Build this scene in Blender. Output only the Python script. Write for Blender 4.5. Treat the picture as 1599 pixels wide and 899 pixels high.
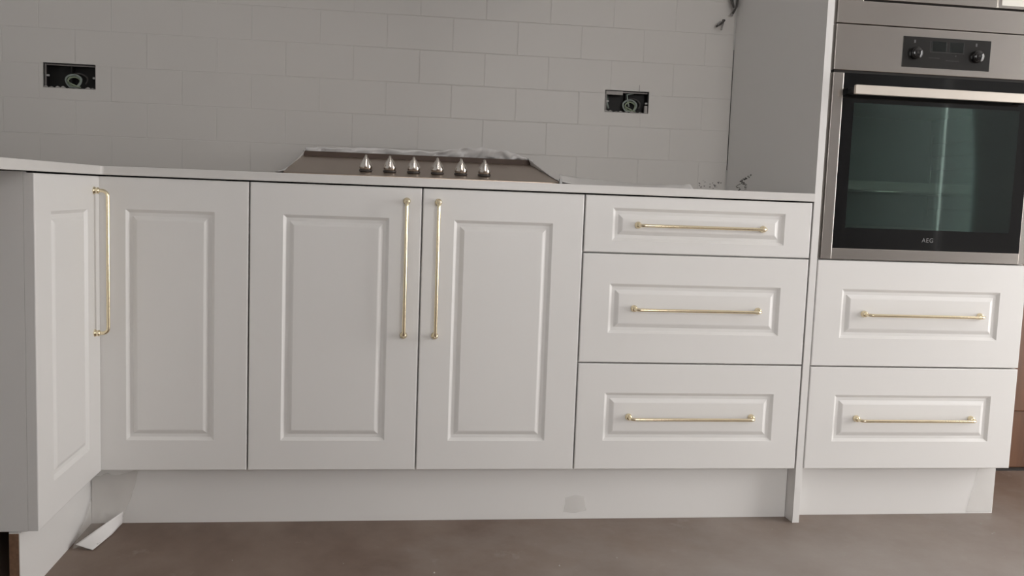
import bpy, bmesh, math, random
from mathutils import Vector, Matrix, noise

random.seed(4)
scene = bpy.context.scene
COL = scene.collection
for o in list(bpy.data.objects):
    bpy.data.objects.remove(o, do_unlink=True)

# ------------------------------------------------------------------ camera
CAM = (0.6796, -2.3209, 0.8549)
YAW, PITCH, ROLL, FPX = 0.1344, -0.0994, 0.0373, 1451.47
cy_, sy_ = math.cos(YAW), math.sin(YAW)
fw = Vector((sy_ * math.cos(PITCH), cy_ * math.cos(PITCH), math.sin(PITCH)))
rt = Vector((cy_, -sy_, 0))
up = rt.cross(fw)
r2 = rt * math.cos(ROLL) + up * math.sin(ROLL)
u2 = up * math.cos(ROLL) - rt * math.sin(ROLL)
cam_data = bpy.data.cameras.new('camera')
cam = bpy.data.objects.new('camera', cam_data)
COL.objects.link(cam)
m = Matrix((r2, u2, -fw)).transposed().to_4x4()
m.translation = CAM
cam.matrix_world = m
cam_data.sensor_fit = 'HORIZONTAL'
cam_data.sensor_width = 36.0
cam_data.lens = 36.0 * FPX / 1599.0
cam_data.clip_start = 0.02
scene.camera = cam

# ------------------------------------------------------------------ world, daylight, exposure
world = bpy.data.worlds.new('overcast_sky')
scene.world = world
world.use_nodes = True
wn = world.node_tree.nodes
wn['Background'].inputs[0].default_value = (1.0, 0.982, 0.970, 1)
wn['Background'].inputs[1].default_value = 12.0
scene.view_settings.view_transform = 'Standard'
scene.view_settings.look = 'None'
scene.view_settings.gamma = 1.0
scene.view_settings.use_curve_mapping = False
scene.view_settings.exposure = -0.40

# room extents
XL, XR = -0.66, 4.2
YB, YF = 0.6565, -4.6       # back wall face, wall behind the camera
ZC = 2.45
# window openings: right wall (y0,y1,z0,z1), added fill-light opening in the front wall (x0,x1,z0,z1)
WIN_R = [(-1.65, -0.30, 0.05, 2.2), (-3.35, -3.28, 0.05, 2.2)]
FILL_WIN = [(0.6, 2.25, 0.9, 2.2)]


def portal(name, loc, rot, sx, sz):
    l = bpy.data.lights.new(name, 'AREA')
    l.shape = 'RECTANGLE'
    l.size, l.size_y = sx, sz
    l.cycles.is_portal = True
    o = bpy.data.objects.new(name, l)
    o.location = loc
    o.rotation_euler = rot
    COL.objects.link(o)


for (a, b, c, d) in WIN_R:
    portal('window_portal', (XR + 0.06, (a + b) / 2, (c + d) / 2), (0, math.radians(90), 0), d - c, b - a)
for (a, b, c, d) in FILL_WIN:
    portal('window_portal', ((a + b) / 2, YF - 0.06, (c + d) / 2), (math.radians(90), 0, 0), b - a, d - c)


# ------------------------------------------------------------------ materials
def mat(name, col, rough=0.5, metal=0.0, spec=0.5, noise_amt=0.0, noise_scale=8.0, bump=0.0, bump_scale=60.0,
        alpha=1.0, trans=0.0, stretch=None, coat=0.0):
    mt = bpy.data.materials.new(name)
    mt.use_nodes = True
    nt = mt.node_tree
    b = nt.nodes['Principled BSDF']
    b.inputs['Base Color'].default_value = (*col, 1)
    b.inputs['Roughness'].default_value = rough
    b.inputs['Metallic'].default_value = metal
    b.inputs['Specular IOR Level'].default_value = spec
    b.inputs['Alpha'].default_value = alpha
    b.inputs['Transmission Weight'].default_value = trans
    b.inputs['Coat Weight'].default_value = coat
    tc = nt.nodes.new('ShaderNodeTexCoord')
    mp = nt.nodes.new('ShaderNodeMapping')
    nt.links.new(tc.outputs['Object'], mp.inputs['Vector'])
    if stretch:
        mp.inputs['Scale'].default_value = stretch
    if noise_amt > 0:
        n = nt.nodes.new('ShaderNodeTexNoise')
        n.inputs['Scale'].default_value = noise_scale
        n.inputs['Detail'].default_value = 6
        nt.links.new(mp.outputs['Vector'], n.inputs['Vector'])
        mx = nt.nodes.new('ShaderNodeMix')
        mx.data_type = 'RGBA'
        mx.inputs['A'].default_value = (*[c * (1 - noise_amt) for c in col], 1)
        mx.inputs['B'].default_value = (*[min(1, c * (1 + noise_amt)) for c in col], 1)
        nt.links.new(n.outputs['Fac'], mx.inputs['Factor'])
        nt.links.new(mx.outputs['Result'], b.inputs['Base Color'])
    if bump > 0:
        n2 = nt.nodes.new('ShaderNodeTexNoise')
        n2.inputs['Scale'].default_value = bump_scale
        n2.inputs['Detail'].default_value = 4
        nt.links.new(mp.outputs['Vector'], n2.inputs['Vector'])
        bp = nt.nodes.new('ShaderNodeBump')
        bp.inputs['Strength'].default_value = bump
        bp.inputs['Distance'].default_value = 0.002
        nt.links.new(n2.outputs['Fac'], bp.inputs['Height'])
        nt.links.new(bp.outputs['Normal'], b.inputs['Normal'])
    return mt


M = {}
M['white'] = mat('white_satin_paint', (0.80, 0.785, 0.765), 0.38, noise_amt=0.012, noise_scale=3)
M['carcass'] = mat('white_board', (0.70, 0.69, 0.67), 0.5, noise_amt=0.02)
M['worktop'] = mat('white_quartz', (0.72, 0.70, 0.675), 0.3, noise_amt=0.03, noise_scale=25)
M['tile'] = mat('white_glazed_tile', (0.64, 0.612, 0.58), 0.4, noise_amt=0.015, noise_scale=5, bump=0.08, bump_scale=9)
M['grout'] = mat('pale_grout', (0.66, 0.635, 0.605), 0.85, noise_amt=0.05, noise_scale=40)
M['plaster'] = mat('painted_plaster', (0.68, 0.695, 0.71), 0.8, noise_amt=0.03)
M['ceiling'] = mat('ceiling_plaster', (0.75, 0.74, 0.72), 0.85, noise_amt=0.02)
M['brass'] = mat('polished_brass', (0.90, 0.79, 0.56), 0.22, metal=1.0, noise_amt=0.04, noise_scale=30)
M['steel'] = mat('brushed_steel', (0.54, 0.498, 0.46), 0.25, metal=1.0, noise_amt=0.05, noise_scale=30, stretch=(1, 40, 40))
M['hob_steel'] = mat('hob_steel', (0.40, 0.325, 0.265), 0.36, metal=1.0, noise_amt=0.06, noise_scale=30, stretch=(1, 40, 1))
M['hob_dark'] = mat('hob_rear_rim', (0.105, 0.072, 0.056), 0.55, spec=0.3, noise_amt=0.05)
M['chrome'] = mat('chrome', (0.66, 0.61, 0.56), 0.16, metal=1.0, noise_amt=0.02)
M['knob_ring'] = mat('knob_ring', (0.05, 0.04, 0.035), 0.4, noise_amt=0.05)
M['black'] = mat('black_enamel', (0.012, 0.012, 0.012), 0.35, noise_amt=0.1)
M['black_glass'] = mat('black_glass', (0.006, 0.006, 0.006), 0.06, spec=0.5, noise_amt=0.05)
M['panel_black'] = mat('control_panel_black', (0.022, 0.021, 0.020), 0.16, noise_amt=0.05)
M['knob_black'] = mat('knob_black', (0.015, 0.014, 0.014), 0.12, noise_amt=0.05)
M['dim_symbol'] = mat('dim_symbol', (0.10, 0.10, 0.10), 0.5, noise_amt=0.05)
M['logo_grey'] = mat('logo_grey', (0.16, 0.16, 0.16), 0.5, noise_amt=0.05)
M['display'] = mat('display_glass', (0.008, 0.010, 0.009), 0.1, noise_amt=0.05)
M['enamel'] = mat('grey_oven_enamel', (0.075, 0.085, 0.08), 0.45, noise_amt=0.1, noise_scale=20)
M['print'] = mat('pale_print', (0.42, 0.42, 0.41), 0.5, noise_amt=0.02)
M['white_screen'] = mat('white_screen', (0.85, 0.82, 0.75), 0.25, noise_amt=0.02)
M['dark_gap'] = mat('dark_rubber', (0.02, 0.017, 0.015), 0.7, noise_amt=0.1)
M['galv'] = mat('galvanised_box', (0.014, 0.013, 0.012), 0.6, metal=0.2, noise_amt=0.3, noise_scale=60)
M['box_edge'] = mat('metal_box_edge', (0.24, 0.22, 0.21), 0.5, metal=0.6, noise_amt=0.2, noise_scale=60)
M['plaster_raw'] = mat('broken_plaster', (0.42, 0.40, 0.38), 0.9, noise_amt=0.2, noise_scale=80, bump=0.5)
M['cable'] = mat('grey_green_cable', (0.27, 0.31, 0.28), 0.45, noise_amt=0.15, noise_scale=50)
M['cable_green'] = mat('green_yellow_cable', (0.27, 0.32, 0.22), 0.45, noise_amt=0.2, noise_scale=50)
M['cable_dark'] = mat('dark_cable', (0.07, 0.065, 0.06), 0.5, noise_amt=0.2)
M['cable_grey'] = mat('grey_cable', (0.30, 0.29, 0.28), 0.5, noise_amt=0.2)
M['chipboard'] = mat('raw_chipboard', (0.22, 0.125, 0.075), 0.8, noise_amt=0.45, noise_scale=90)
M['sealant'] = mat('white_sealant', (0.58, 0.57, 0.54), 0.5, noise_amt=0.03)
M['dirt'] = mat('dark_dirt', (0.09, 0.085, 0.08), 0.8, noise_amt=0.3)
M['frame'] = mat('window_frame_white', (0.75, 0.75, 0.74), 0.4, noise_amt=0.02)
M['dust'] = mat('pale_dust_crumb', (0.5, 0.47, 0.43), 0.9, noise_amt=0.2)


def film_mat(name, col, alpha):
    mt = mat(name, col, 0.3, noise_amt=0.06, noise_scale=20, alpha=alpha, bump=0.4, bump_scale=25)
    return mt


M['film'] = film_mat('clear_film', (0.90, 0.88, 0.86), 0.60)
M['film2'] = film_mat('milky_film', (0.92, 0.90, 0.885), 0.80)
M['film3'] = film_mat('thin_film', (0.75, 0.71, 0.66), 0.15)
M['film4'] = film_mat('faint_film', (0.80, 0.78, 0.75), 0.14)


def glass_mat():
    mt = bpy.data.materials.new('tinted_oven_glass')
    mt.use_nodes = True
    nt = mt.node_tree
    nt.nodes.remove(nt.nodes['Principled BSDF'])
    out = nt.nodes['Material Output']
    tr = nt.nodes.new('ShaderNodeBsdfTransparent')
    tr.inputs[0].default_value = (0.66, 0.74, 0.71, 1)
    gl = nt.nodes.new('ShaderNodeBsdfGlossy')
    gl.inputs['Roughness'].default_value = 0.025
    gl.inputs['Color'].default_value = (0.85, 1.0, 0.96, 1)
    fr = nt.nodes.new('ShaderNodeFresnel')
    fr.inputs['IOR'].default_value = 1.8
    n = nt.nodes.new('ShaderNodeTexNoise')
    n.inputs['Scale'].default_value = 6
    mx = nt.nodes.new('ShaderNodeMixShader')
    nt.links.new(fr.outputs[0], mx.inputs[0])
    nt.links.new(tr.outputs[0], mx.inputs[1])
    nt.links.new(gl.outputs[0], mx.inputs[2])
    nt.links.new(mx.outputs[0], out.inputs[0])
    return mt


M['oven_glass'] = glass_mat()


def floor_mat():
    mt = bpy.data.materials.new('brown_screed')
    mt.use_nodes = True
    nt = mt.node_tree
    b = nt.nodes['Principled BSDF']
    tc = nt.nodes.new('ShaderNodeTexCoord')
    mp = nt.nodes.new('ShaderNodeMapping')
    mp.inputs['Scale'].default_value = (1.3, 0.9, 1)
    mp.inputs['Rotation'].default_value = (0, 0, 0.5)
    nt.links.new(tc.outputs['Object'], mp.inputs['Vector'])
    n = nt.nodes.new('ShaderNodeTexNoise')
    n.inputs['Scale'].default_value = 2.6
    n.inputs['Detail'].default_value = 8
    n.inputs['Roughness'].default_value = 0.6
    nt.links.new(mp.outputs['Vector'], n.inputs['Vector'])
    cr = nt.nodes.new('ShaderNodeValToRGB')
    e = cr.color_ramp.elements
    e[0].position = 0.34
    e[0].color = (0.145, 0.092, 0.064, 1)
    e[1].position = 0.68
    e[1].color = (0.240, 0.178, 0.142, 1)
    nt.links.new(n.outputs['Fac'], cr.inputs['Fac'])
    # pale scuffs
    n2 = nt.nodes.new('ShaderNodeTexNoise')
    n2.inputs['Scale'].default_value = 7
    n2.inputs['Detail'].default_value = 10
    n2.inputs['Roughness'].default_value = 0.75
    nt.links.new(mp.outputs['Vector'], n2.inputs['Vector'])
    cr2 = nt.nodes.new('ShaderNodeValToRGB')
    cr2.color_ramp.elements[0].position = 0.60
    cr2.color_ramp.elements[0].color = (0, 0, 0, 1)
    cr2.color_ramp.elements[1].position = 0.74
    cr2.color_ramp.elements[1].color = (0.5, 0.5, 0.5, 1)
    nt.links.new(n2.outputs['Fac'], cr2.inputs['Fac'])
    mx = nt.nodes.new('ShaderNodeMix')
    mx.data_type = 'RGBA'
    nt.links.new(cr2.outputs['Color'], mx.inputs['Factor'])
    nt.links.new(cr.outputs['Color'], mx.inputs['A'])
    mx.inputs['B'].default_value = (0.36, 0.32, 0.285, 1)
    # paler, greyer tone in a ragged patch near the oven end
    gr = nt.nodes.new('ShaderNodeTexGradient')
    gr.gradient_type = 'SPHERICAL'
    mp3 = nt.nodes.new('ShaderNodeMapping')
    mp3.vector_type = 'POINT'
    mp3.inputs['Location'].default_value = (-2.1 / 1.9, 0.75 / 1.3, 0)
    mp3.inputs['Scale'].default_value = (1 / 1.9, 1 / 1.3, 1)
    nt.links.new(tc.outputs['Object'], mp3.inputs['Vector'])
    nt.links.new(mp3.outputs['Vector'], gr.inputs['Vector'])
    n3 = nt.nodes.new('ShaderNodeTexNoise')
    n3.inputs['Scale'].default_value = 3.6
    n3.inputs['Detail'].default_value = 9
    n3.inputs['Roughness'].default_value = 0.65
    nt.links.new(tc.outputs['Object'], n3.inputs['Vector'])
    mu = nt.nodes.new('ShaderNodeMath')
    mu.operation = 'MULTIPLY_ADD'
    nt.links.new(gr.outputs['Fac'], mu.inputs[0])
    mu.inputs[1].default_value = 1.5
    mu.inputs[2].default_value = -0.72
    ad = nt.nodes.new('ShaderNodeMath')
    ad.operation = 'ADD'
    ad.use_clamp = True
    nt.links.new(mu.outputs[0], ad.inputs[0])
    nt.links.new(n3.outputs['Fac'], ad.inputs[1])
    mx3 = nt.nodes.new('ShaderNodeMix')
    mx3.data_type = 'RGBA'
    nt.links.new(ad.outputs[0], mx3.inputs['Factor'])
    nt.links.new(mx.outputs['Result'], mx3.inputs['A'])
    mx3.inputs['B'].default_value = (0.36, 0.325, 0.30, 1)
    nt.links.new(mx3.outputs['Result'], b.inputs['Base Color'])
    b.inputs['Roughness'].default_value = 0.52
    bp = nt.nodes.new('ShaderNodeBump')
    bp.inputs['Strength'].default_value = 0.15
    bp.inputs['Distance'].default_value = 0.003
    nt.links.new(n2.outputs['Fac'], bp.inputs['Height'])
    nt.links.new(bp.outputs['Normal'], b.inputs['Normal'])
    return mt


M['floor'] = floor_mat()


def wood_mat():
    mt = bpy.data.materials.new('brown_wood')
    mt.use_nodes = True
    nt = mt.node_tree
    b = nt.nodes['Principled BSDF']
    tc = nt.nodes.new('ShaderNodeTexCoord')
    mp = nt.nodes.new('ShaderNodeMapping')
    mp.inputs['Scale'].default_value = (18, 18, 1.5)
    nt.links.new(tc.outputs['Object'], mp.inputs['Vector'])
    n = nt.nodes.new('ShaderNodeTexNoise')
    n.inputs['Scale'].default_value = 2.0
    n.inputs['Detail'].default_value = 6
    nt.links.new(mp.outputs['Vector'], n.inputs['Vector'])
    cr = nt.nodes.new('ShaderNodeValToRGB')
    cr.color_ramp.elements[0].color = (0.085, 0.035, 0.016, 1)
    cr.color_ramp.elements[1].color = (0.19, 0.085, 0.04, 1)
    nt.links.new(n.outputs['Fac'], cr.inputs['Fac'])
    nt.links.new(cr.outputs['Color'], b.inputs['Base Color'])
    b.inputs['Roughness'].default_value = 0.45
    return mt


M['wood'] = wood_mat()


# ------------------------------------------------------------------ mesh helpers
class MB:
    def __init__(s):
        s.v, s.f, s.smooth = [], [], []

    def add(s, vs, fs, smooth=False):
        n = len(s.v)
        s.v += [tuple(v) for v in vs]
        s.f += [tuple(i + n for i in f) for f in fs]
        s.smooth += [smooth] * len(fs)
        return s

    def box(s, x0, x1, y0, y1, z0, z1, bev=0.0):
        if bev <= 0:
            vs = [(x, y, z) for x in (x0, x1) for y in (y0, y1) for z in (z0, z1)]
            fs = [(0, 1, 3, 2), (4, 6, 7, 5), (0, 4, 5, 1), (2, 3, 7, 6), (0, 2, 6, 4), (1, 5, 7, 3)]
            return s.add(vs, fs)
        bm = bmesh.new()
        bmesh.ops.create_cube(bm, size=1)
        for v in bm.verts:
            v.co = Vector(((x0 + x1) / 2 + v.co.x * (x1 - x0), (y0 + y1) / 2 + v.co.y * (y1 - y0), (z0 + z1) / 2 + v.co.z * (z1 - z0)))
        bmesh.ops.bevel(bm, geom=bm.edges[:], offset=bev, segments=2, profile=0.5, affect='EDGES')
        bm.verts.index_update()
        s.add([v.co[:] for v in bm.verts], [[v.index for v in f.verts] for f in bm.faces])
        bm.free()
        return s

    def tube(s, pts, r, n=10, cap=True, radii=None):
        pts = [Vector(p) for p in pts]
        vs, fs = [], []
        prev = None
        for i, p in enumerate(pts):
            t = (pts[min(i + 1, len(pts) - 1)] - pts[max(i - 1, 0)]).normalized()
            if prev is None:
                a = Vector((0, 0, 1)) if abs(t.z) < 0.9 else Vector((1, 0, 0))
                nrm = t.cross(a).normalized()
            else:
                nrm = (prev - t * prev.dot(t)).normalized()
            prev = nrm
            bn = t.cross(nrm)
            rr = radii[i] if radii else r
            for k in range(n):
                a = 2 * math.pi * k / n
                vs.append(p + nrm * (rr * math.cos(a)) + bn * (rr * math.sin(a)))
        for i in range(len(pts) - 1):
            for k in range(n):
                fs.append((i * n + k, i * n + (k + 1) % n, (i + 1) * n + (k + 1) % n, (i + 1) * n + k))
        s.add(vs, fs, True)
        if cap:
            b = len(s.v) - len(vs)
            s.f.append(tuple(b + k for k in reversed(range(n))))
            s.f.append(tuple(b + (len(pts) - 1) * n + k for k in range(n)))
            s.smooth += [False, False]
        return s

    def lathe(s, prof, origin, axis='y', sign=-1, n=20):
        """prof: list of (radius, distance along axis)"""
        vs, fs = [], []
        o = Vector(origin)
        for (r, d) in prof:
            for k in range(n):
                a = 2 * math.pi * k / n
                c, q = r * math.cos(a), r * math.sin(a)
                if axis == 'y':
                    vs.append(o + Vector((c, sign * d, q)))
                elif axis == 'z':
                    vs.append(o + Vector((c, q, sign * d)))
        m_ = len(prof)
        for i in range(m_ - 1):
            for k in range(n):
                fs.append((i * n + k, i * n + (k + 1) % n, (i + 1) * n + (k + 1) % n, (i + 1) * n + k))
        s.add(vs, fs, True)
        b = len(s.v) - len(vs)
        s.f.append(tuple(b + k for k in range(n)))
        s.f.append(tuple(b + (m_ - 1) * n + k for k in range(n)))
        s.smooth += [False, False]
        return s

    def mesh(s, name):
        me = bpy.data.meshes.new(name)
        me.from_pydata(s.v, [], s.f)
        me.update()
        bm = bmesh.new()
        bm.from_mesh(me)
        bmesh.ops.recalc_face_normals(bm, faces=bm.faces)
        bm.to_mesh(me)
        bm.free()
        for p, sm in zip(me.polygons, s.smooth):
            p.use_smooth = sm
        return me


def link(name, me, material, parent=None, loc=None, rotz=None):
    o = bpy.data.objects.new(name, me)
    if material is not None and len(me.materials) == 0:
        me.materials.append(material)
    COL.objects.link(o)
    if parent is not None:
        o.parent = parent
    if loc is not None:
        o.location = loc
    if rotz is not None:
        o.rotation_euler = (0, 0, rotz)
    return o


def build(name, mb, material, parent=None, loc=None, rotz=None):
    return link(name, mb.mesh(name), material, parent, loc, rotz)


def thing(name, label, cat, loc=(0, 0, 0), group=None):
    o = bpy.data.objects.new(name, None)
    o.empty_display_size = 0.05
    COL.objects.link(o)
    o.location = loc
    tag(o, label, cat, group)
    return o


def tag(o, label=None, cat=None, group=None, kind=None):
    if label:
        o['label'] = label
    if cat:
        o['category'] = cat
    if group:
        o['group'] = group
    if kind:
        o['kind'] = kind
    return o


# ------------------------------------------------------------------ room shell
def struct(name, mb, material, parent=None):
    o = build(name, mb, material, parent)
    if parent is None:
        o['kind'] = 'structure'
    return o


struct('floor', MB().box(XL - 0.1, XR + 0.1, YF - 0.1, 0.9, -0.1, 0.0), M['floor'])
struct('ceiling', MB().box(XL - 0.1, XR + 0.1, YF - 0.1, 0.9, ZC, ZC + 0.1), M['ceiling'])
struct('wall_left', MB().box(XL - 0.1, XL, YF, 0.9, 0.0, ZC), M['plaster'])


def pierced(axis, a0, a1, face, back, holes):
    """wall slab in the plane axis='x' (runs along y) or 'y' (runs along x), pierced by holes (a0,a1,z0,z1)"""
    As = sorted({a0, a1, *[h[0] for h in holes], *[h[1] for h in holes]})
    Zs = sorted({0.0, ZC, *[h[2] for h in holes], *[h[3] for h in holes]})
    mb = MB()
    for i in range(len(As) - 1):
        for j in range(len(Zs) - 1):
            ca, cz = (As[i] + As[i + 1]) / 2, (Zs[j] + Zs[j + 1]) / 2
            if any(h[0] < ca < h[1] and h[2] < cz < h[3] for h in holes):
                continue
            lo, hi = min(face, back), max(face, back)
            if axis == 'y':
                mb.box(As[i], As[i + 1], lo, hi, Zs[j], Zs[j + 1])
            else:
                mb.box(lo, hi, As[i], As[i + 1], Zs[j], Zs[j + 1])
    return mb


SOCK = [(-0.3497, -0.2011, 1.1231, 1.1964), (1.3608, 1.5064, 1.1337, 1.2035)]
wall_back = struct('wall_back', pierced('y', XL, 2.4345, YB, 0.9, SOCK), M['grout'])
struct('wall_right', pierced('x', YF, 0.9, XR, XR + 0.12, WIN_R), M['plaster'])
struct('wall_front', pierced('y', XL, XR, YF, YF - 0.12, FILL_WIN), M['plaster'])

# wall added behind the camera to shade the end panel, and the panel carrying the far end of the worktop, both outside the view
struct('shade_wall', MB().box(XL, 0.92, -3.10, -2.98, 0.0, ZC), M['plaster'])
struct('trim_2', MB().box(-0.62, -0.005, -1.035, -1.015, 0.0, 0.8672), M['carcass'])
# unseen box added over the hob to darken the top of the splashback
struct('hob_shade_box', MB().box(0.40, 1.15, 0.20, YB, 1.60, ZC), M['plaster'])

# windows: frames to the right, and in the added fill-light opening behind the camera
for i, (a, b, c, d) in enumerate(WIN_R):
    mb = MB()
    x0, x1 = XR + 0.02, XR + 0.08
    fr_ = min(0.06, (b - a) / 6)
    mb.box(x0, x1, a, a + fr_, c, d).box(x0, x1, b - fr_, b, c, d).box(x0, x1, a, b, c, c + 0.06).box(x0, x1, a, b, d - 0.06, d)
    if b - a > 0.5:
        mb.box(x0, x1, (a + b) / 2 - 0.03, (a + b) / 2 + 0.03, c, d)
    struct('window_%d' % (i * 2 + 1), mb, M['frame'])
for i, (a, b, c, d) in enumerate(FILL_WIN):
    mb = MB()
    y0, y1 = YF - 0.08, YF - 0.02
    mb.box(a, a + 0.06, y0, y1, c, d).box(b - 0.06, b, y0, y1, c, d).box(a, b, y0, y1, c, c + 0.06).box(a, b, y0, y1, d - 0.06, d)
    mb.box((a + b) / 2 - 0.03, (a + b) / 2 + 0.03, y0, y1, c, d)
    struct('window_2', mb, M['frame'])

# wall and brown door beyond the oven unit
DY = 0.48
struct('wall_beyond', pierced('y', 2.4345, XR, DY, 0.9, [(2.5, 3.35, 0.0, 2.05)]), M['plaster'])
d1 = struct('door_1', MB().box(2.53, 3.32, DY + 0.004, DY + 0.044, 0.006, 2.02, 0.003), M['wood'])
d1['label'] = 'brown wooden door beyond the oven cabinet'
for (x0, x1, z0, z1) in [(2.5, 2.53, 0, 2.05), (3.32, 3.35, 0, 2.05), (2.53, 3.32, 2.02, 2.05)]:
    build('door_frame', MB().box(x0, x1, DY - 0.01, DY + 0.08, z0, z1, 0.002), M['wood'], d1)
for (z0, z1) in [(0.2, 0.95), (1.05, 1.9)]:
    for (x0, x1) in [(2.63, 2.9), (2.96, 3.22)]:
        build('door_panel', MB().box(x0, x1, DY - 0.004, DY + 0.01, z0, z1, 0.004), M['wood'], d1)
build('threshold', MB().box(2.53, 3.32, DY - 0.012, DY + 0.09, 0.0, 0.006), M['dark_gap'], d1)

# ------------------------------------------------------------------ tiles of the splashback
TF = 0.6555
PX, PZ, JT = 0.2046, 0.1031, 0.0016
Z0 = 0.8885
ZFIRST = 0.9861
XEND = 1.7830
rows = [(Z0, ZFIRST)] + [(ZFIRST + k * PZ, ZFIRST + (k + 1) * PZ) for k in range(6)]
nt_ = 0
for r, (za, zb) in enumerate(rows):
    # row 0 and even rows have a joint at 0.662; odd rows half a tile further
    off = 0.662 + (PX / 2 if r % 2 else 0.0)
    k0 = math.floor((XL - off) / PX)
    k = k0
    while off + k * PX < XEND:
        xa, xb = max(off + k * PX, XL), min(off + (k + 1) * PX, XEND)
        k += 1
        if xb - xa < 0.01:
            continue
        xa_, xb_, za_, zb_ = xa + JT / 2, xb - JT / 2, za + JT / 2, zb - JT / 2
        hole = None
        for h in SOCK:
            if xa_ < h[1] and xb_ > h[0] and za_ < h[3] and zb_ > h[2]:
                hole = h
        dy = random.uniform(-0.0002, 0.0001)
        mb = MB()
        y0, y1 = TF + dy, TF + 0.004
        if hole is None:
            b = 0.0008
            vs = []
            for (ix, yy) in ((0, y1), (0, y0 + 0.0004), (b, y0)):
                vs += [(xa_ + ix, yy, za_ + ix), (xb_ - ix, yy, za_ + ix), (xb_ - ix, yy, zb_ - ix), (xa_ + ix, yy, zb_ - ix)]
            fs = []
            for q in range(2):
                for e in range(4):
                    fs.append((q * 4 + e, q * 4 + (e + 1) % 4, q * 4 + 4 + (e + 1) % 4, q * 4 + 4 + e))
            fs.append((8, 9, 10, 11))
            mb.add(vs, fs)
        else:
            hx0, hx1, hz0, hz1 = max(hole[0], xa_), min(hole[1], xb_), max(hole[2], za_), min(hole[3], zb_)
            for (a, b, c, d) in ((xa_, xb_, za_, hz0), (xa_, xb_, hz1, zb_), (xa_, hx0, hz0, hz1), (hx1, xb_, hz0, hz1)):
                if b - a > 1e-4 and d - c > 1e-4:
                    mb.box(a, b, y0, y1, c, d)
        if mb.v:
            build('tile', mb, M['tile'], wall_back)

# ------------------------------------------------------------------ open socket boxes with cables
def arc_loop(cx, cz, rx, rz, y0, turns, a0, wob, n=36, dy=0.0):
    pts = []
    for i in range(n + 1):
        t = i / n
        a = a0 + 2 * math.pi * turns * t
        pts.append((cx + rx * (1 + wob * math.sin(3 * a)) * math.cos(a), y0 + dy * t + 0.002 * math.sin(2 * a), cz + rz * math.sin(a)))
    return pts


def socket(h, label, cxz, seed):
    rnd = random.Random(seed)
    x0, x1, z0, z1 = h
    e = 0.0012
    t = thing('socket_box', label, 'socket box', ((x0 + x1) / 2, 0.70, z0))
    ox, oy, oz = (x0 + x1) / 2, 0.70, z0

    def P(mb, name, mt, par=t):
        mb.v = [(v[0] - ox, v[1] - oy, v[2] - oz) for v in mb.v]
        return build(name, mb, mt, par)
    mb = MB()
    yb = TF + 0.045
    mb.box(x0 + e, x1 - e, yb, yb + 0.0015, z0 + e, z1 - e)
    mb.box(x0 + e, x0 + 0.003, 0.66, yb, z0 + e, z1 - e).box(x1 - 0.003, x1 - e, 0.66, yb, z0 + e, z1 - e)
    mb.box(x0 + e, x1 - e, 0.66, yb, z0 + e, z0 + 0.003).box(x0 + e, x1 - e, 0.66, yb, z1 - 0.003, z1 - e)
    P(mb, 'back_box', M['galv'])
    # metal rim along the left and top, divider
    mb = MB()
    mb.box(x0 + e, x0 + 0.007, TF + 0.006, TF + 0.010, z0 + e, z1 - e)
    mb.box(x0 + e, x1 - e, TF + 0.008, TF + 0.011, z1 - 0.0065, z1 - e)
    P(mb, 'box_rim', M['box_edge'])
    P(MB().box((x0 + x1) / 2 - 0.0015, (x0 + x1) / 2 + 0.002, 0.672, yb, z0 + e, z1 - 0.004), 'divider', M['galv'])
    for xx, zz in ((x0 + 0.011, (z0 + z1) / 2), (x1 - 0.006, (z0 + z1) / 2 - 0.002)):
        P(MB().box(xx - 0.004, xx + 0.004, TF + 0.006, TF + 0.012, zz - 0.003, zz + 0.003, 0.001), 'lug', M['print'])
    # ragged plaster at the lower edge and corners
    for k in range(9):
        xx = x0 + 0.006 + (x1 - x0 - 0.012) * k / 8 + rnd.uniform(-0.003, 0.003)
        hh = rnd.uniform(0.002, 0.008)
        P(MB().add([(xx - 0.009, TF + 0.002, z0 + e), (xx + 0.009, TF + 0.002, z0 + e), (xx + rnd.uniform(-.004, .004), TF + 0.006, z0 + hh),
                    (xx - 0.009, TF + 0.02, z0 + e), (xx + 0.009, TF + 0.02, z0 + e)],
                   [(0, 1, 2), (0, 2, 3), (1, 4, 2), (3, 2, 4), (0, 3, 4, 1)]), 'plaster_lump', M['plaster_raw'])
    cx, cz = cxz
    P(MB().tube(arc_loop(cx, cz, 0.022, 0.019, TF + 0.016, 1.15, 0.3, 0.05, dy=-0.004), 0.0031, 8), 'cable', M['cable'])
    P(MB().tube(arc_loop(cx + 0.002, cz - 0.002, 0.0165, 0.0145, TF + 0.011, 1.1, 2.0, 0.08, dy=0.006), 0.0026, 8), 'cable', M['cable_green'])
    P(MB().tube(arc_loop(cx + 0.011, cz + 0.004, 0.026, 0.020, TF + 0.024, 0.55, -0.6, 0.05), 0.0026, 8), 'cable', M['cable_dark'])
    P(MB().tube([(cx - 0.016, TF + 0.012, cz - 0.003), (cx - 0.004, TF + 0.008, cz - 0.009), (cx + 0.012, TF + 0.009, cz - 0.016), (cx + 0.02, TF + 0.014, cz - 0.018)], 0.0023, 8), 'cable', M['cable_green'])
    return t, P


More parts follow.
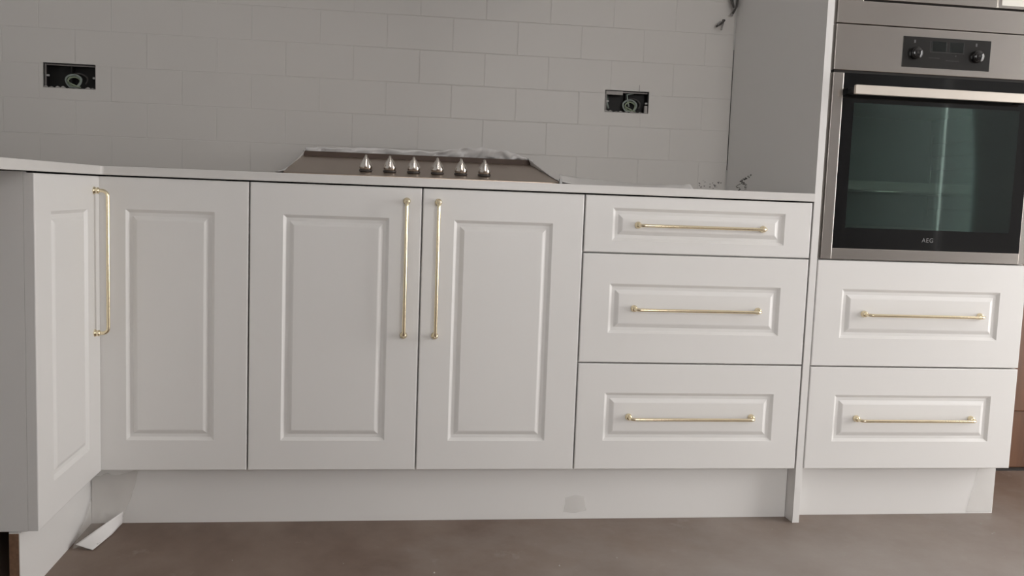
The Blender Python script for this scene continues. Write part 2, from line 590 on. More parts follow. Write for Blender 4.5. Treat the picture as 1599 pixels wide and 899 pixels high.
socket(SOCK[0], 'open double socket box with coiled cable in the wall above the corner cabinet', (-0.268, 1.1465), 1)
t2, P2 = socket(SOCK[1], 'open double socket box with coiled cable in the wall above the drawer cabinet', (1.447, 1.157), 2)
h = SOCK[1]
P2(MB().tube([(h[0] + 0.10, TF + 0.02, h[3] - 0.005), (h[0] + 0.075, TF + 0.012, h[3] - 0.012), (h[0] + 0.078, TF + 0.010, h[3] - 0.03), (h[0] + 0.083, TF + 0.010, h[0] * 0 + h[2] + 0.02)], 0.0026, 8), 'cable', M['cable'])
P2(MB().tube([(h[0] + 0.014, TF + 0.03, h[2] + 0.055), (h[0] + 0.012, TF + 0.014, h[2] + 0.04), (h[0] + 0.010, TF + 0.012, h[2] + 0.03), (h[0] + 0.016, TF + 0.012, h[2] + 0.012)], 0.003, 8), 'cable', M['cable'])
P2(MB().box(h[0] + 0.004, h[0] + 0.06, TF + 0.004, TF + 0.008, h[3] - 0.014, h[3] - 0.002, 0.001), 'plaster_lump', M['plaster_raw'])
P2(MB().box(h[1] - 0.012, h[1] - 0.0015, TF + 0.004, TF + 0.012, h[2] + 0.002, h[2] + 0.026, 0.002), 'plaster_lump', M['plaster_raw'])
c = tag(build('tile_crack', MB().box(1.4725, 1.4735, TF - 0.0006, TF + 0.0005, 1.2035, 1.224), M['dirt'], wall_back))

# loose cables at the corner, top of the wall
lc = thing('loose_cable', 'loose grey cable ends sticking out of the wall by the tall panel', 'cable', (1.74, TF, 1.45))


def LP(mb, mt, nm):
    mb.v = [(v[0] - 1.74, v[1] - TF, v[2] - 1.45) for v in mb.v]
    build(nm, mb, mt, lc)


LP(MB().tube([(1.768, TF + 0.01, 1.56), (1.766, TF - 0.02, 1.53), (1.765, TF - 0.028, 1.50), (1.767, TF - 0.026, 1.475), (1.759, TF - 0.02, 1.456)], 0.0045, 8), M['cable_grey'], 'cable')
LP(MB().tube([(1.752, TF + 0.01, 1.545), (1.752, TF - 0.02, 1.52), (1.757, TF - 0.03, 1.495), (1.764, TF - 0.03, 1.48)], 0.004, 8), M['cable_dark'], 'cable')
LP(MB().tube([(1.776, TF - 0.0, 1.54), (1.777, TF - 0.025, 1.51), (1.772, TF - 0.03, 1.485), (1.762, TF - 0.025, 1.462)], 0.004, 8), M['cable_dark'], 'cable')
LP(MB().tube([(1.742, TF + 0.01, 1.447), (1.738, TF - 0.02, 1.441), (1.724, TF - 0.03, 1.428), (1.708, TF - 0.03, 1.418)], 0.0032, 8), M['cable_dark'], 'cable')
LP(MB().tube([(1.738, TF + 0.01, 1.438), (1.734, TF - 0.022, 1.432), (1.728, TF - 0.03, 1.420), (1.726, TF - 0.03, 1.408)], 0.003, 8), M['cable_grey'], 'cable')
LP(MB().tube([(1.735, TF - 0.02, 1.436), (1.720, TF - 0.03, 1.433), (1.712, TF - 0.032, 1.424)], 0.003, 8), M['cable_grey'], 'cable')

# ------------------------------------------------------------------ cabinet fronts
ZB, ZT = 0.150, 0.8635
T = 0.0205


def panel_front(w, h, gx, gz):
    """raised-panel front: local x 0..w, z 0..h, face at y=0, back at y=T"""
    rings = [(0, 0, T), (0, 0, 0.0024), (0.0007, 0.0007, 0.0009), (0.0024, 0.0024, 0.0), (gx, gz, 0.0), (gx + 0.0075, gz + 0.0075, 0.0064),
             (gx + 0.0155, gz + 0.0155, 0.0068), (gx + 0.0235, gz + 0.0235, 0.0020), (gx + 0.0265, gz + 0.0265, 0.0010)]
    vs, fs = [], []
    for (ix, iz, y) in rings:
        vs += [(ix, y, iz), (w - ix, y, iz), (w - ix, y, h - iz), (ix, y, h - iz)]
    for q in range(len(rings) - 1):
        for e in range(4):
            fs.append((q * 4 + e, q * 4 + (e + 1) % 4, q * 4 + 4 + (e + 1) % 4, q * 4 + 4 + e))
    b = (len(rings) - 1) * 4
    fs.append((b, b + 1, b + 2, b + 3))
    fs.append((3, 2, 1, 0))
    return MB().add(vs, fs)


HL, HP, HR = 0.3345, 0.0315, 0.0042


def handle_mesh(vertical):
    mb = MB()
    ln = HL
    # rosettes and posts at both ends, bar with rounded elbows
    er = 0.013
    path = [(0, 0, 0), (0, -(HP - er), 0)]
    for i in range(1, 7):
        a = math.pi / 2 * i / 6
        path.append((er * (1 - math.cos(a)), -(HP - er) - er * math.sin(a), 0))
    full = path + [(ln - p[0], p[1], p[2]) for p in reversed(path)]
    mb.tube(full, HR, 12)
    for x in (0, ln):
        mb.lathe([(0.0, 0.0), (0.0088, 0.0), (0.0092, 0.0022), (0.0072, 0.0048), (0.0066, 0.0068), (0.0078, 0.0088), (0.0074, 0.0112), (0.0050, 0.0134), (0.0, 0.0136)], (x, 0, 0), 'y', -1, 16)
    if vertical:
        mb.v = [(v[2], v[1], v[0]) for v in mb.v]
    return mb.mesh('bar_handle')


HM_H, HM_V = handle_mesh(False), handle_mesh(True)


def front(name, parent, x0, x1, z0, z1, gx, gz, handle=None, rotz=None, loc=None):
    w, hh = x1 - x0, z1 - z0
    o = build(name, panel_front(w, hh, gx, gz), M['white'], parent, (x0, 0, z0) if loc is None else loc, rotz)
    if handle:
        kind, hx, hz = handle
        hd = link('handle', HM_V if kind == 'v' else HM_H, M['brass'], o, (hx, 0.0006, hz))
        hd['label'] = 'slim polished brass bar handle'
    return o


XA, XB, XC, XD = 0.3453, 0.7620, 1.1722, 1.7812
g = 0.0017
# corner cabinet
cc = thing('corner_base_cabinet', 'white L-shaped corner base cabinet with two raised panel doors and one brass handle', 'cabinet')
build('carcass', MB().box(-0.62, XA - 0.001, T + 0.0012, 0.60, ZB, 0.862).box(-0.62, -T - 0.0012, -0.388, T + 0.0012, ZB, 0.862), M['carcass'], cc)
front('door', cc, -T, XA - g, ZB, ZT, 0.079, 0.0755)
front('door', cc, 0, 0.4075, ZB, ZT, 0.0866, 0.0755, ('v', 0.4075 - 0.0428, 0.4955 - ZB), math.radians(90), (0, -0.409, ZB))
# hob cabinet
hc = thing('hob_base_cabinet', 'white base cabinet with a pair of raised panel doors under the hob', 'cabinet', (XA, 0, 0))
build('carcass', MB().box(0.001, XC - XA - 0.001, T + 0.0012, 0.60, ZB, 0.862), M['carcass'], hc)
front('door', hc, g, XB - XA - g, ZB, ZT, 0.0785, 0.0755, ('v', 0.7232 - XA - g, 0.496 - ZB))
front('door', hc, XB - XA + g, XC - XA - g, ZB, ZT, 0.0785, 0.0755, ('v', 0.8013 - XB - g, 0.496 - ZB))
# drawer cabinet
dc = thing('drawer_base_cabinet', 'white base cabinet of three drawers with brass handles beside the tall panel', 'cabinet', (XC, 0, 0))
build('carcass', MB().box(0.001, XD - XC - 0.001, T + 0.0012, 0.60, ZB, 0.862), M['carcass'], dc)
zs = [(0.7187, ZT), (0.4339, 0.7153), (ZB, 0.4305)]
hx = (XD - XC) / 2 - HL / 2 - g
for (za, zb), gz, hz in zip(zs, (0.0305, 0.0765, 0.0765), (0.7906, 0.5756, 0.2905)):
    front('drawer', dc, g, XD - XC - g, za, zb, 0.0725, gz, ('h', 1.3127 - XC - g, hz - za))

# tall side panel
tp = tag(build('tall_side_panel', MB().box(1.7835, 1.8025, 0.0, 0.6545, 0.0, 2.15, 0.0008), M['white']), 'tall white side panel standing between the worktop and the oven cabinet', 'panel')

# oven housing
XO0, XO1 = 1.8040, 2.4100
oc = thing('oven_housing_cabinet', 'tall white cabinet housing the oven above two drawers with brass handles', 'cabinet', (XO0, 0, 0))
W_ = XO1 - XO0
build('carcass', MB().box(0.0005, W_ - 0.001, T + 0.0012, 0.47, ZB, 0.7165), M['carcass'], oc)
build('side_board', MB().box(0.0005, 0.016, T + 0.0012, 0.47, 0.7165, 2.15), M['carcass'], oc)
build('side_board', MB().box(W_ - 0.016, W_ - 0.001, T + 0.0012, 0.47, 0.7165, 2.15), M['carcass'], oc)
build('back_board', MB().box(0.016, W_ - 0.016, 0.455, 0.47, 0.7165, 2.15), M['carcass'], oc)
build('top_box', MB().box(0.016, W_ - 0.016, T + 0.0012, 0.455, 1.76, 2.15), M['carcass'], oc)
zo = [(0.4325, 0.7155), (ZB, 0.4290)]
for (za, zb), hz in zip(zo, (0.5742, 0.2895)):
    front('drawer', oc, g, W_ - g, za, zb, 0.0735, 0.0755, ('h', 1.9445 - XO0 - g, hz - za))
front('door', oc, g, W_ - g, 1.762, 2.148, 0.0735, 0.0755)

# left end panel
tag(build('end_panel', MB().box(-0.62, -T - 0.0006, -0.409, -0.390, ZB - 0.001, 0.8655, 0.0006), M['white']), 'plain end panel closing the near end of the corner cabinet', 'panel')

# plinths
def plinth(name, mb, label):
    return tag(build(name, mb, M['white']), label, 'plinth')


plinth('plinth', MB().box(-0.0375, 1.7825, 0.0475, 0.0625, 0.0, 0.148, 0.0006), 'long white plinth under the hob and drawer cabinets')
pl = plinth('plinth', MB().box(-0.0575, -0.0385, -0.4085, 0.060, 0.0, 0.148, 0.0004), 'short white plinth under the left return with a raw brown end')
build('raw_edge', MB().box(-0.0572, -0.0388, -0.4092, -0.4085, 0.0005, 0.1445), M['chipboard'], pl)['label'] = 'raw brown chipboard end'
build('edge_strip', MB().box(-0.0385, -0.0372, -0.4085, -0.345, 0.0, 0.1455, 0.0003), M['white'], pl)
plinth('plinth', MB().box(1.8045, 2.4130, 0.0610, 0.0760, 0.0, 0.148, 0.0006), 'white plinth under the oven cabinet')

# ------------------------------------------------------------------ worktop
wt_poly = [(-0.645, 0.654), (1.7828, 0.654), (1.7828, -0.004)]
for i in range(7):       # softly rounded inside corner
    a = math.pi / 2 * i / 6
    wt_poly.append((0.004 + 0.008 - 0.008 * math.sin(a), -0.004 - 0.008 + 0.008 * math.cos(a)))
wt_poly += [(0.004, -1.04), (-0.645, -1.04)]


def extrude_poly(poly, z0, z1, bev):
    bm = bmesh.new()
    vs = [bm.verts.new((x, y, z0)) for x, y in poly]
    f = bm.faces.new(vs)
    r = bmesh.ops.extrude_face_region(bm, geom=[f])
    bmesh.ops.translate(bm, verts=[v for v in r['geom'] if isinstance(v, bmesh.types.BMVert)], vec=(0, 0, z1 - z0))
    bmesh.ops.recalc_face_normals(bm, faces=bm.faces)
    ed = [e for e in bm.edges if abs(e.verts[0].co.z - e.verts[1].co.z) < 1e-6]
    bmesh.ops.bevel(bm, geom=ed, offset=bev, segments=2, profile=0.5, affect='EDGES')
    me = bpy.data.meshes.new('worktop')
    bm.to_mesh(me)
    bm.free()
    return me


WZ0, WZ1 = 0.8672, 0.8880
tag(link('worktop', extrude_poly(wt_poly, WZ0, WZ1, 0.0012), M['worktop']), 'thin white L-shaped worktop running over the base cabinets', 'worktop')

# ------------------------------------------------------------------ hob
HX0, HX1, HY0, HY1 = 0.4185, 1.1125, 0.025, 0.575
HZ0, HZ1 = 0.8900, 0.9520
SL = (HZ1 - HZ0) / (HY1 - HY0)
hob = thing('gas_hob', 'stainless steel gas hob with six knobs sitting on the worktop, rear edge raised', 'hob', (HX0, HY0, WZ1))


def HPt(x, y, dz=0.0):
    return (x - HX0, y - HY0, HZ0 + (y - HY0) * SL + dz - WZ1)


def hob_build(name, mb, mt):
    return build(name, mb, mt, hob)


# plate: wedge body with rounded corners
cr = 0.022
outline = []
for (cx_, cy2, a0) in ((HX0 + cr, HY0 + cr, 180), (HX1 - cr, HY0 + cr, 270), (HX1 - cr, HY1 - cr, 0), (HX0 + cr, HY1 - cr, 90)):
    for i in range(6):
        a = math.radians(a0 + 90 * i / 5)
        outline.append((cx_ + cr * math.cos(a), cy2 + cr * math.sin(a)))
n_ = len(outline)
vs = [HPt(x, y, 0.0) for x, y in outline]
ctr = ((HX0 + HX1) / 2, (HY0 + HY1) / 2)
ins = [(ctr[0] + (x - ctr[0]) * (1 - 0.002 / 0.35), ctr[1] + (y - ctr[1]) * (1 - 0.002 / 0.28)) for x, y in outline]
vs += [HPt(x, y, 0.0012) for x, y in ins]
vs += [(x - HX0, y - HY0, 0.0) for x, y in outline]
fs = [tuple(n_ + i for i in range(n_)), tuple(2 * n_ + i for i in reversed(range(n_)))]
for i in range(n_):
    j = (i + 1) % n_
    fs.append((i, j, n_ + j, n_ + i))
    fs.append((2 * n_ + i, 2 * n_ + j, j, i))
hob_build('top_plate', MB().add(vs, fs), M['hob_steel'])
# raised dark rear rim
rx0, rx1, ry = HX0 + 0.004, HX1 - 0.004, HY1 - 0.035
mb = MB()
mb.add([HPt(rx0, ry, 0.0), HPt(rx1, ry, 0.0), HPt(rx1, ry, 0.016), HPt(rx0, ry, 0.016),
        HPt(rx0, HY1 - 0.004, 0.0), HPt(rx1, HY1 - 0.004, 0.0), HPt(rx1, HY1 - 0.004, 0.014), HPt(rx0, HY1 - 0.004, 0.014)],
       [(0, 1, 2, 3), (4, 7, 6, 5), (0, 3, 7, 4), (1, 5, 6, 2), (3, 2, 6, 7), (0, 4, 5, 1)])
hob_build('rear_rim', mb, M['hob_dark'])
# burner caps, low on the plate
for (bx, by, br) in ():
    pass


def knob_mesh():
    mb = MB()
    mb.lathe([(0.0, 0.0), (0.0150, 0.0), (0.0172, 0.0025), (0.0170, 0.0050), (0.0130, 0.0060)], (0, 0, 0), 'z', 1, 24)
    ring = mb.mesh('knob_ring')
    mb = MB()
    mb.lathe([(0.0120, 0.0035), (0.0155, 0.0065), (0.0168, 0.0105), (0.0164, 0.0150), (0.0146, 0.0200), (0.0118, 0.0255), (0.0086, 0.0310), (0.0058, 0.0355), (0.0, 0.0375)], (0, 0, 0), 'z', 1, 24)
    body = mb.mesh('knob_body')
    # blade grip, widest at the bottom, running front to back
    mb = MB()
    secs = [(0.0060, 0.0174, 0.010), (0.0044, 0.0176, 0.016), (0.0038, 0.0160, 0.028), (0.0034, 0.0130, 0.039), (0.0022, 0.0105, 0.0425)]
    vs, fs = [], []
    for (hw, hl, z) in secs:
        prof = [(-hw, -hl + hw), (-hw * 0.5, -hl), (hw * 0.5, -hl), (hw, -hl + hw), (hw, hl - hw), (hw * 0.5, hl), (-hw * 0.5, hl), (-hw, hl - hw)]
        vs += [(x, y, z) for x, y in prof]
    for q in range(len(secs) - 1):
        for e in range(8):
            fs.append((q * 8 + e, q * 8 + (e + 1) % 8, q * 8 + 8 + (e + 1) % 8, q * 8 + 8 + e))
    fs.append(tuple(range(8)))
    fs.append(tuple((len(secs) - 1) * 8 + e for e in range(8)))
    mb.add(vs, fs, True)
    return ring, body, mb.mesh('knob_grip')


hob_build('corner_clip', MB().box(HX1 - HX0 - 0.004, HX1 - HX0 + 0.003, -0.002, 0.010, 0.0003, 0.013, 0.001), M['print'])
KR, KB, KG = knob_mesh()
for i in range(6):
    kx = 0.6185 + i * 0.06125
    o = link('knob', KB, M['chrome'], hob, HPt(kx, 0.118, 0.0008))
    o.rotation_euler = (math.atan(SL), 0, 0)
    link('knob_ring', KR, M['knob_ring'], o, (0, 0, 0))
    link('knob_grip', KG, M['chrome'], o, (0, 0, 0))


# ------------------------------------------------------------------ plastic film
def ribbon(name, A, B, material, label, nu=40, nv=8, crumple=0.004, seed=0, sag=0.0, group=None, parent=None):
    """crumpled sheet between polylines A and B"""
    def samp(pl, t):
        t = t * (len(pl) - 1)
        i = min(int(t), len(pl) - 2)
        return Vector(pl[i]).lerp(Vector(pl[i + 1]), t - i)
    vs, fs = [], []
    for i in range(nu + 1):
        for j in range(nv + 1):
            u, v = i / nu, j / nv
            p = samp(A, u).lerp(samp(B, u), v)
            q = p * 38 + Vector((seed * 7.3, seed, 0))
            w = min(1, 4 * v * (1 - v) + 0.25)
            d = Vector((noise.noise(q), noise.noise(q + Vector((9, 0, 0))), noise.noise(q + Vector((0, 9, 0)))))
            d2 = Vector((noise.noise(q * 2.7), noise.noise(q * 2.7 + Vector((9, 0, 0))), noise.noise(q * 2.7 + Vector((0, 9, 0)))))
            p = p + (d + d2 * 0.5) * crumple * w + Vector((0, 0, sag * 4 * v * (1 - v)))
            vs.append(p)
    for i in range(nu):
        for j in range(nv):
            a = i * (nv + 1) + j
            fs.append((a, a + 1, a + nv + 2, a + nv + 1))
    mb = MB().add(vs, fs, True)
    o = build(name, mb, material, parent)
    md = o.modifiers.new('thickness', 'SOLIDIFY')
    md.thickness = 0.0003
    if label:
        tag(o, label, 'plastic film', group)
    return o


def hz(y):
    return HZ0 + (y - HY0) * SL


zt = hz(HY1)
ff = thing('protective_film', 'crumpled clear protective film left around the back and sides of the hob', 'plastic film', (0.765, 0.59, WZ1))
def frib(*a, **k):
    o = ribbon(*a, **k)
    o.location = (-0.765, -0.59, -WZ1)
    o.parent = ff
    return o
frib('film_sheet', [(0.405, 0.585, 0.892), (0.6, 0.59, 0.892), (0.8, 0.60, 0.892), (1.0, 0.60, 0.892), (1.13, 0.58, 0.892)],
     [(0.425, 0.555, zt + 0.022), (0.6, 0.56, zt + 0.030), (0.8, 0.56, zt + 0.026), (0.95, 0.555, zt + 0.046), (1.04, 0.55, zt + 0.038), (1.118, 0.54, zt + 0.012)],
     M['film2'], None, 90, 14, 0.015, 3)
frib('film_sheet', [(0.398, 0.03, 0.8895), (0.400, 0.2, 0.8895), (0.402, 0.4, 0.8895), (0.405, 0.57, 0.8895)],
     [(0.424, 0.035, hz(0.035) + 0.004), (0.424, 0.2, hz(0.2) + 0.006), (0.424, 0.4, hz(0.4) + 0.008), (0.428, 0.56, zt + 0.018)],
     M['film2'], None, 40, 6, 0.003, 5)
frib('film_sheet', [(1.150, 0.05, 0.8895), (1.145, 0.2, 0.8895), (1.14, 0.4, 0.8895), (1.14, 0.58, 0.8895)],
     [(1.110, 0.04, hz(0.04) + 0.003), (1.108, 0.2, hz(0.2) + 0.005), (1.106, 0.4, hz(0.4) + 0.012), (1.10, 0.55, zt + 0.02)],
     M['film2'], None, 40, 6, 0.004, 7)
ribbon('film_strip', [(1.150, 0.22, 0.8895), (1.20, 0.20, 0.8895), (1.27, 0.15, 0.8895), (1.35, 0.11, 0.8895), (1.41, 0.08, 0.8895), (1.475, 0.06, 0.8895)],
       [(1.150, 0.26, 0.918), (1.20, 0.26, 0.912), (1.27, 0.22, 0.905), (1.35, 0.17, 0.899), (1.41, 0.12, 0.8985), (1.475, 0.09, 0.9015)], M['film'],
       'strip of milky plastic film lying on the worktop over the drawer cabinet', 40, 6, 0.004, 11)

# film hanging at the plinth corner
fo = thing('film_offcut', 'crumpled film offcut hanging over the plinth and floor at the inner corner', 'plastic film', (0, 0, 0))
ribbon('clear_sheet', [(-0.034, 0.040, 0.125), (-0.033, 0.035, 0.07), (-0.033, -0.02, 0.035), (-0.030, -0.09, 0.016), (-0.028, -0.128, 0.004)],
       [(0.075, 0.042, 0.135), (0.060, 0.040, 0.07), (0.036, 0.025, 0.008), (0.030, -0.04, 0.004), (0.018, -0.132, 0.003)], M['film3'],
       None, 36, 12, 0.007, 13, parent=fo)
ribbon('folded_flap', [(-0.022, -0.124, 0.012), (0.010, -0.055, 0.026), (0.045, 0.020, 0.040)],
       [(0.019, -0.134, 0.0025), (0.034, -0.034, 0.0025), (0.040, 0.030, 0.006)], M['film2'],
       None, 30, 6, 0.0015, 17, parent=fo)
ribbon('film_patch', [(1.165, 0.0455, 0.060), (1.19, 0.0445, 0.066), (1.215, 0.0455, 0.062)], [(1.16, 0.0455, 0.020), (1.19, 0.0435, 0.018), (1.222, 0.0455, 0.024)], M['film4'],
       'small patch of clear film stuck to the long plinth', 16, 10, 0.0028, 19)
ribbon('film_patch', [(2.33, 0.0590, 0.004), (2.36, 0.0585, 0.004), (2.41, 0.0590, 0.004)], [(2.36, 0.0590, 0.142), (2.385, 0.0575, 0.145), (2.412, 0.0590, 0.144)], M['film4'],
       'strip of clear film stuck to the plinth under the oven cabinet', 16, 16, 0.0010, 23)

# ------------------------------------------------------------------ oven
OX0, OX1 = 1.8110, 2.4045
ov = thing('built_in_oven', 'stainless steel built-in oven with black glass door below the microwave', 'oven', (OX0, 0, 0.7185))


def OB(name, mb, mt, par=None, base=(OX0, 0, 0.7185)):
    mb.v = [(v[0] - base[0], v[1] - base[1], v[2] - base[2]) for v in mb.v]
    return build(name, mb, mt, par if par else ov)


XI0, XI1 = XO0 + 0.0175, XO1 - 0.0175
FY = -0.0015
# casing around an open cavity
mb = MB()
mb.box(XI0, XI1, 0.43, 0.45, 0.722, 1.322).box(XI0, 1.86, 0.024, 0.43, 0.722, 1.322).box(2.356, XI1, 0.024, 0.43, 0.722, 1.322)
mb.box(1.86, 2.356, 0.024, 0.43, 0.722, 0.80).box(1.86, 2.356, 0.024, 0.43, 1.135, 1.322)
OB('cavity', mb, M['enamel'])
fa = OB('fascia', MB().box(OX0, OX1, FY, 0.022, 1.2095, 1.3255, 0.0012), M['steel'])
OB('vent_gap', MB().box(OX0 + 0.004, OX1 - 0.004, 0.006, 0.022, 1.2025, 1.2095), M['dark_gap'])
OB('control_panel', MB().box(1.9960, 2.2430, FY - 0.0012, 0.005, 1.2262, 1.3048, 0.0004), M['panel_black'])
for (x0, x1) in ((2.077, 2.117), (2.126, 2.166)):
    OB('display', MB().box(x0, x1, FY - 0.0016, FY, 1.270, 1.2955, 0.0002), M['display'])
mb = MB()
for (x0, x1, z0, z1) in ((2.072, 2.169, 1.2675, 1.2681), (2.072, 2.0726, 1.2675, 1.2965), (2.070, 2.100, 1.2525, 1.2531), (2.118, 2.155, 1.2475, 1.2481), (2.145, 2.1465, 1.259, 1.263)):
    mb.box(x0, x1, FY - 0.0016, FY, z0, z1)
OB('panel_print', mb, mat('dim_print', (0.06, 0.06, 0.058), 0.5, noise_amt=0.05))
for kx, kz in ((2.0305, 1.262), (2.2035, 1.262)):
    k = OB('knob', MB().lathe([(0.0158, 0.0), (0.0158, 0.0105), (0.0150, 0.0125), (0.0132, 0.0137)], (kx, FY - 0.0012, kz), 'y', -1, 28), M['knob_black'])
    OB('knob_cap', MB().lathe([(0.0134, 0.0136), (0.0110, 0.0146), (0.0085, 0.0154), (0.005, 0.0160), (0.0, 0.0161)], (kx, FY - 0.0012, kz), 'y', -1, 28), M['knob_black'], k)
# small printed symbols over the knobs
for kx in (2.028, 2.2015):
    OB('symbol', MB().box(kx - 0.0022, kx + 0.0022, FY - 0.0016, FY, 1.2885, 1.2965), M['dim_symbol'])
# door
GX0, GX1, GZ0, GZ1 = 1.8400, 2.3770, 0.7480, 1.2025
WX0, WX1, WZa, WZb = 1.8730, 2.3430, 0.8025, 1.1280
DYF, DYB = -0.002, 0.021
mb = MB()
mb.box(OX0, GX0, DYF, DYB, 0.7190, GZ1, 0.0010).box(GX1, OX1, DYF, DYB, 0.7190, GZ1, 0.0010).box(GX0 - 0.001, GX1 + 0.001, DYF, DYB, 0.7190, GZ0, 0.0010)
dr = OB('door', mb, M['steel'])
mb = MB()
gy0, gy1 = DYF + 0.0006, DYB - 0.002
mb.box(GX0, WX0, gy0, gy1, GZ0, GZ1).box(WX1, GX1, gy0, gy1, GZ0, GZ1).box(WX0, WX1, gy0, gy1, GZ0, WZa).box(WX0, WX1, gy0, gy1, WZb, GZ1)
OB('glass_border', mb, M['black_glass'], dr)
OB('window_pane', MB().box(WX0, WX1, gy0, gy0 + 0.004, WZa, WZb), M['oven_glass'], dr)
# bar handle of flat steel on two dark posts
HBX0, HBX1, HBZ = 1.8500, 2.3660, 1.1555
mb = MB().box(HBX0, HBX1, -0.0520, -0.0400, HBZ - 0.0118, HBZ + 0.0118, 0.0015)
hb = OB('handle', mb, mat('handle_steel', (0.70, 0.64, 0.57), 0.42, metal=0.85, noise_amt=0.03, noise_scale=40))
for x in (HBX0 + 0.012, HBX1 - 0.012):
    OB('handle_post', MB().box(x - 0.009, x + 0.009, -0.041, 0.0, HBZ - 0.008, HBZ + 0.008, 0.002), M['black'], hb)
# wire rack inside
mb = MB()
for z in (0.902,):
    mb.tube([(1.866, 0.05, z), (2.350, 0.05, z)], 0.0028, 6).tube([(1.866, 0.40, z), (2.350, 0.40, z)], 0.0028, 6)
    for i in range(23):
        x = 1.878 + i * 0.0209
        mb.tube([(x, 0.05, z), (x, 0.40, z)], 0.0018, 5)
OB('wire_rack', mb, M['chrome'])
mb = MB()
mb.box(1.90, 2.32, 0.10, 0.36, 0.9055, 0.909).box(1.90, 2.32, 0.10, 0.104, 0.909, 0.93).box(1.90, 2.32, 0.356, 0.36, 0.909, 0.93)
mb.box(1.90, 1.904, 0.10, 0.36, 0.909, 0.93).box(2.316, 2.32, 0.10, 0.36, 0.909, 0.93)
bt = tag(build('baking_tray', mb, M['steel']), 'shallow metal tray on the wire rack inside the oven', 'tray')
for s_ in (1.8615, 2.3545):
    mb = MB()
    for z in (0.86, 0.90, 0.94, 0.98, 1.02, 1.06):
        mb.tube([(s_, 0.05, z), (s_, 0.41, z)], 0.002, 6)
    for y in (0.05, 0.41):
        mb.tube([(s_, y, 0.84), (s_, y, 1.09)], 0.002, 6)
    OB('rack_guide', mb, M['chrome'])
# maker's lettering
def text_mesh(txt, size, ex):
    cu = bpy.data.curves.new('lettering', 'FONT')
    cu.body = txt
    cu.size = size
    cu.extrude = ex
    cu.align_x = 'CENTER'
    cu.align_y = 'CENTER'
    cu.space_character = 1.12
    tmp = bpy.data.objects.new('tmp_text', cu)
    COL.objects.link(tmp)
    dg = bpy.context.evaluated_depsgraph_get()
    me = bpy.data.meshes.new_from_object(tmp.evaluated_get(dg))
    bpy.data.objects.remove(tmp, do_unlink=True)
    me.transform(Matrix.Rotation(math.radians(90), 4, 'X'))
    return me


lg = link('lettering', text_mesh('AEG', 0.0165, 0.0002), M['logo_grey'], dr, (2.1090 - OX0, gy0 - 0.0002, 0.7752 - 0.7185))

# ------------------------------------------------------------------ microwave above
mw = thing('built_in_microwave', 'stainless steel built-in microwave above the oven', 'microwave', (OX0, 0, 1.3275))


def WB(name, mb, mt, par=None):
    return OB(name, mb, mt, par if par else mw, (OX0, 0, 1.3275))


WB('body', MB().box(XI0, XI1, 0.024, 0.44, 1.330, 1.752), M['enamel'])
mb = MB()
mb.box(OX0, OX1, FY, 0.0235, 1.3280, 1.3860, 0.0010).box(OX0, 1.8795, FY, 0.0235, 1.3850, 1.7560, 0.0010).box(2.344, OX1, FY, 0.0235, 1.3850, 1.7560, 0.0010)
mb.box(1.879, 2.345, FY, 0.0235, 1.70, 1.7560, 0.0010)
WB('trim_frame', mb, M['steel'])
WB('door_gap', MB().box(1.879, 2.3445, 0.012, 0.0235, 1.3855, 1.7005), M['dark_gap'])
md = WB('door', MB().box(1.8835, 2.2520, FY, 0.012, 1.3915, 1.6960, 0.0010), M['steel'])
WB('window_pane', MB().box(1.92, 2.215, FY - 0.001, FY + 0.001, 1.440, 1.66), M['black_glass'], md)
cp = WB('control_panel', MB().box(2.2535, 2.3415, FY, 0.012, 1.3915, 1.6960, 0.0010), M['steel'])
WB('display', MB().box(2.2640, 2.3390, FY - 0.0012, FY + 0.001, 1.3985, 1.68, 0.0004), M['white_screen'], cp)

# ------------------------------------------------------------------ sealant, dirt, crumbs
se = thing('corner_sealant', 'white sealant bead where the tall panel meets the tiled wall', 'sealant', (1.779, 0.652, WZ1))
for (z0, z1) in ((WZ1, 0.963), (1.352, 1.60)):
    build('bead', MB().box(0.0005, 0.0043, 0.0005, 0.0033, z0 - WZ1, z1 - WZ1, 0.0008), M['sealant'], se)
gp = tag(build('shadow_gap', MB().box(1.7815, 1.7834, 0.6542, 0.6556, 0.963, 1.352), M['dirt'], wall_back))

mb = MB()
rnd = random.Random(9)


def fleck(x, z, s, y=TF - 0.0006):
    n = rnd.randint(5, 7)
    pts = []
    for i in range(n):
        a = 2 * math.pi * i / n
        rr = s * rnd.uniform(0.5, 1.2)
        pts.append((x + rr * math.cos(a), z + rr * math.sin(a)))
    vs = [(px, y, pz) for px, pz in pts] + [(px, y + 0.001, pz) for px, pz in pts]
    fs = [tuple(range(n)), tuple(reversed(range(n, 2 * n)))] + [(i, (i + 1) % n, n + (i + 1) % n, n + i) for i in range(n)]
    mb.add(vs, fs)


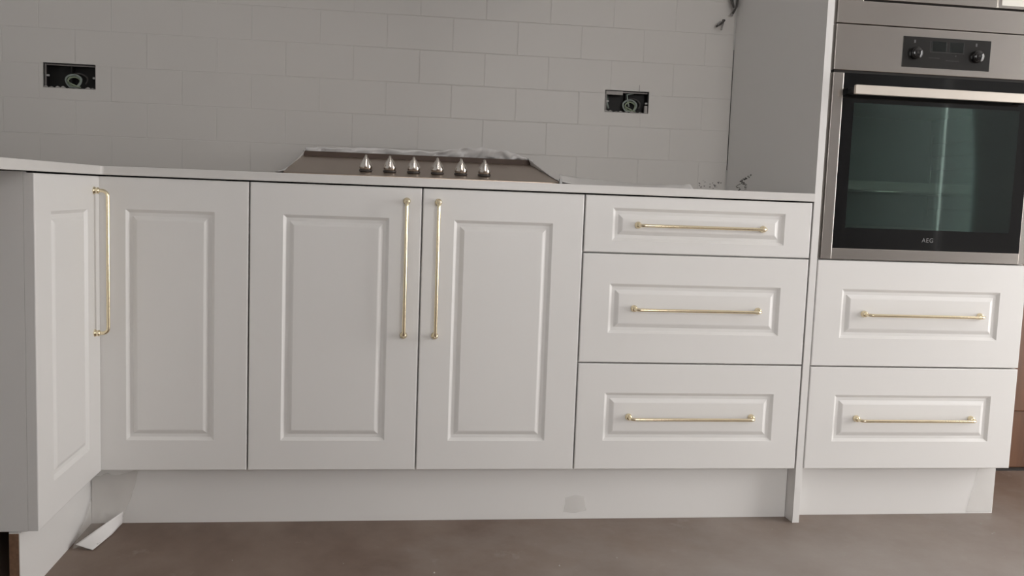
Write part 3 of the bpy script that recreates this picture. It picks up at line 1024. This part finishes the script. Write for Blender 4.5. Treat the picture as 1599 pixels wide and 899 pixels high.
for (cx_, cz_, rad, cnt, s) in ((1.702, 0.914, 0.012, 8, 0.0019), (1.735, 0.909, 0.010, 14, 0.0018), (1.764, 0.908, 0.018, 16, 0.0019)):
    for i in range(cnt):
        a = rnd.uniform(0, 2 * math.pi)
        x_, z_ = cx_ + rad * math.cos(a) * rnd.uniform(.6, 1.1), cz_ + rad * math.sin(a) * rnd.uniform(.6, 1.1)
        if x_ < 1.772 and z_ > 0.891:
            fleck(x_, z_, s * rnd.uniform(0.6, 1.3))
o = tag(build('dirt_specks', mb, M['dirt']), 'dark dirt specks on the tiles at the corner of the tall panel', 'dirt', kind='stuff')
mb = MB()
for i in range(70):
    a = rnd.uniform(0, 2 * math.pi)
    q = rnd.random()
    if q < 0.65:
        y_, z_ = 0.515 + 0.038 * math.cos(a) * rnd.uniform(.5, 1.25), 0.909 + 0.017 * math.sin(a) * rnd.uniform(.4, 1.15)
    else:
        tt = rnd.random()
        y_, z_ = 0.53 - 0.09 * tt, 0.925 + 0.018 * tt + rnd.uniform(-.003, .003)
    s = rnd.uniform(0.0012, 0.0030)
    n = 6
    pts = [(y_ + s * 1.6 * rnd.uniform(.5, 1.2) * math.cos(2 * math.pi * i / n), z_ + s * rnd.uniform(.5, 1.2) * math.sin(2 * math.pi * i / n)) for i in range(n)]
    vs = [(1.7829, py, pz) for py, pz in pts] + [(1.7838, py, pz) for py, pz in pts]
    mb.add(vs, [tuple(range(n)), tuple(reversed(range(n, 2 * n)))] + [(i, (i + 1) % n, n + (i + 1) % n, n + i) for i in range(n)])
tag(build('dirt_specks', mb, M['dirt']), 'dark dirt specks on the tall panel just above the worktop', 'dirt', kind='stuff')

mb = MB()
for i in range(26):
    x_, y_ = rnd.uniform(-0.0, 2.6), rnd.uniform(-0.42, -0.01)
    s = rnd.uniform(0.0012, 0.003)
    mb.add([(x_ - s, y_, 0), (x_, y_ - s, 0), (x_ + s, y_, 0), (x_, y_ + s, 0), (x_, y_, s)], [(0, 1, 4), (1, 2, 4), (2, 3, 4), (3, 0, 4), (3, 2, 1, 0)])
tag(build('floor_crumbs', mb, M['dust']), 'pale plaster crumbs scattered on the brown floor', 'crumbs', kind='stuff')
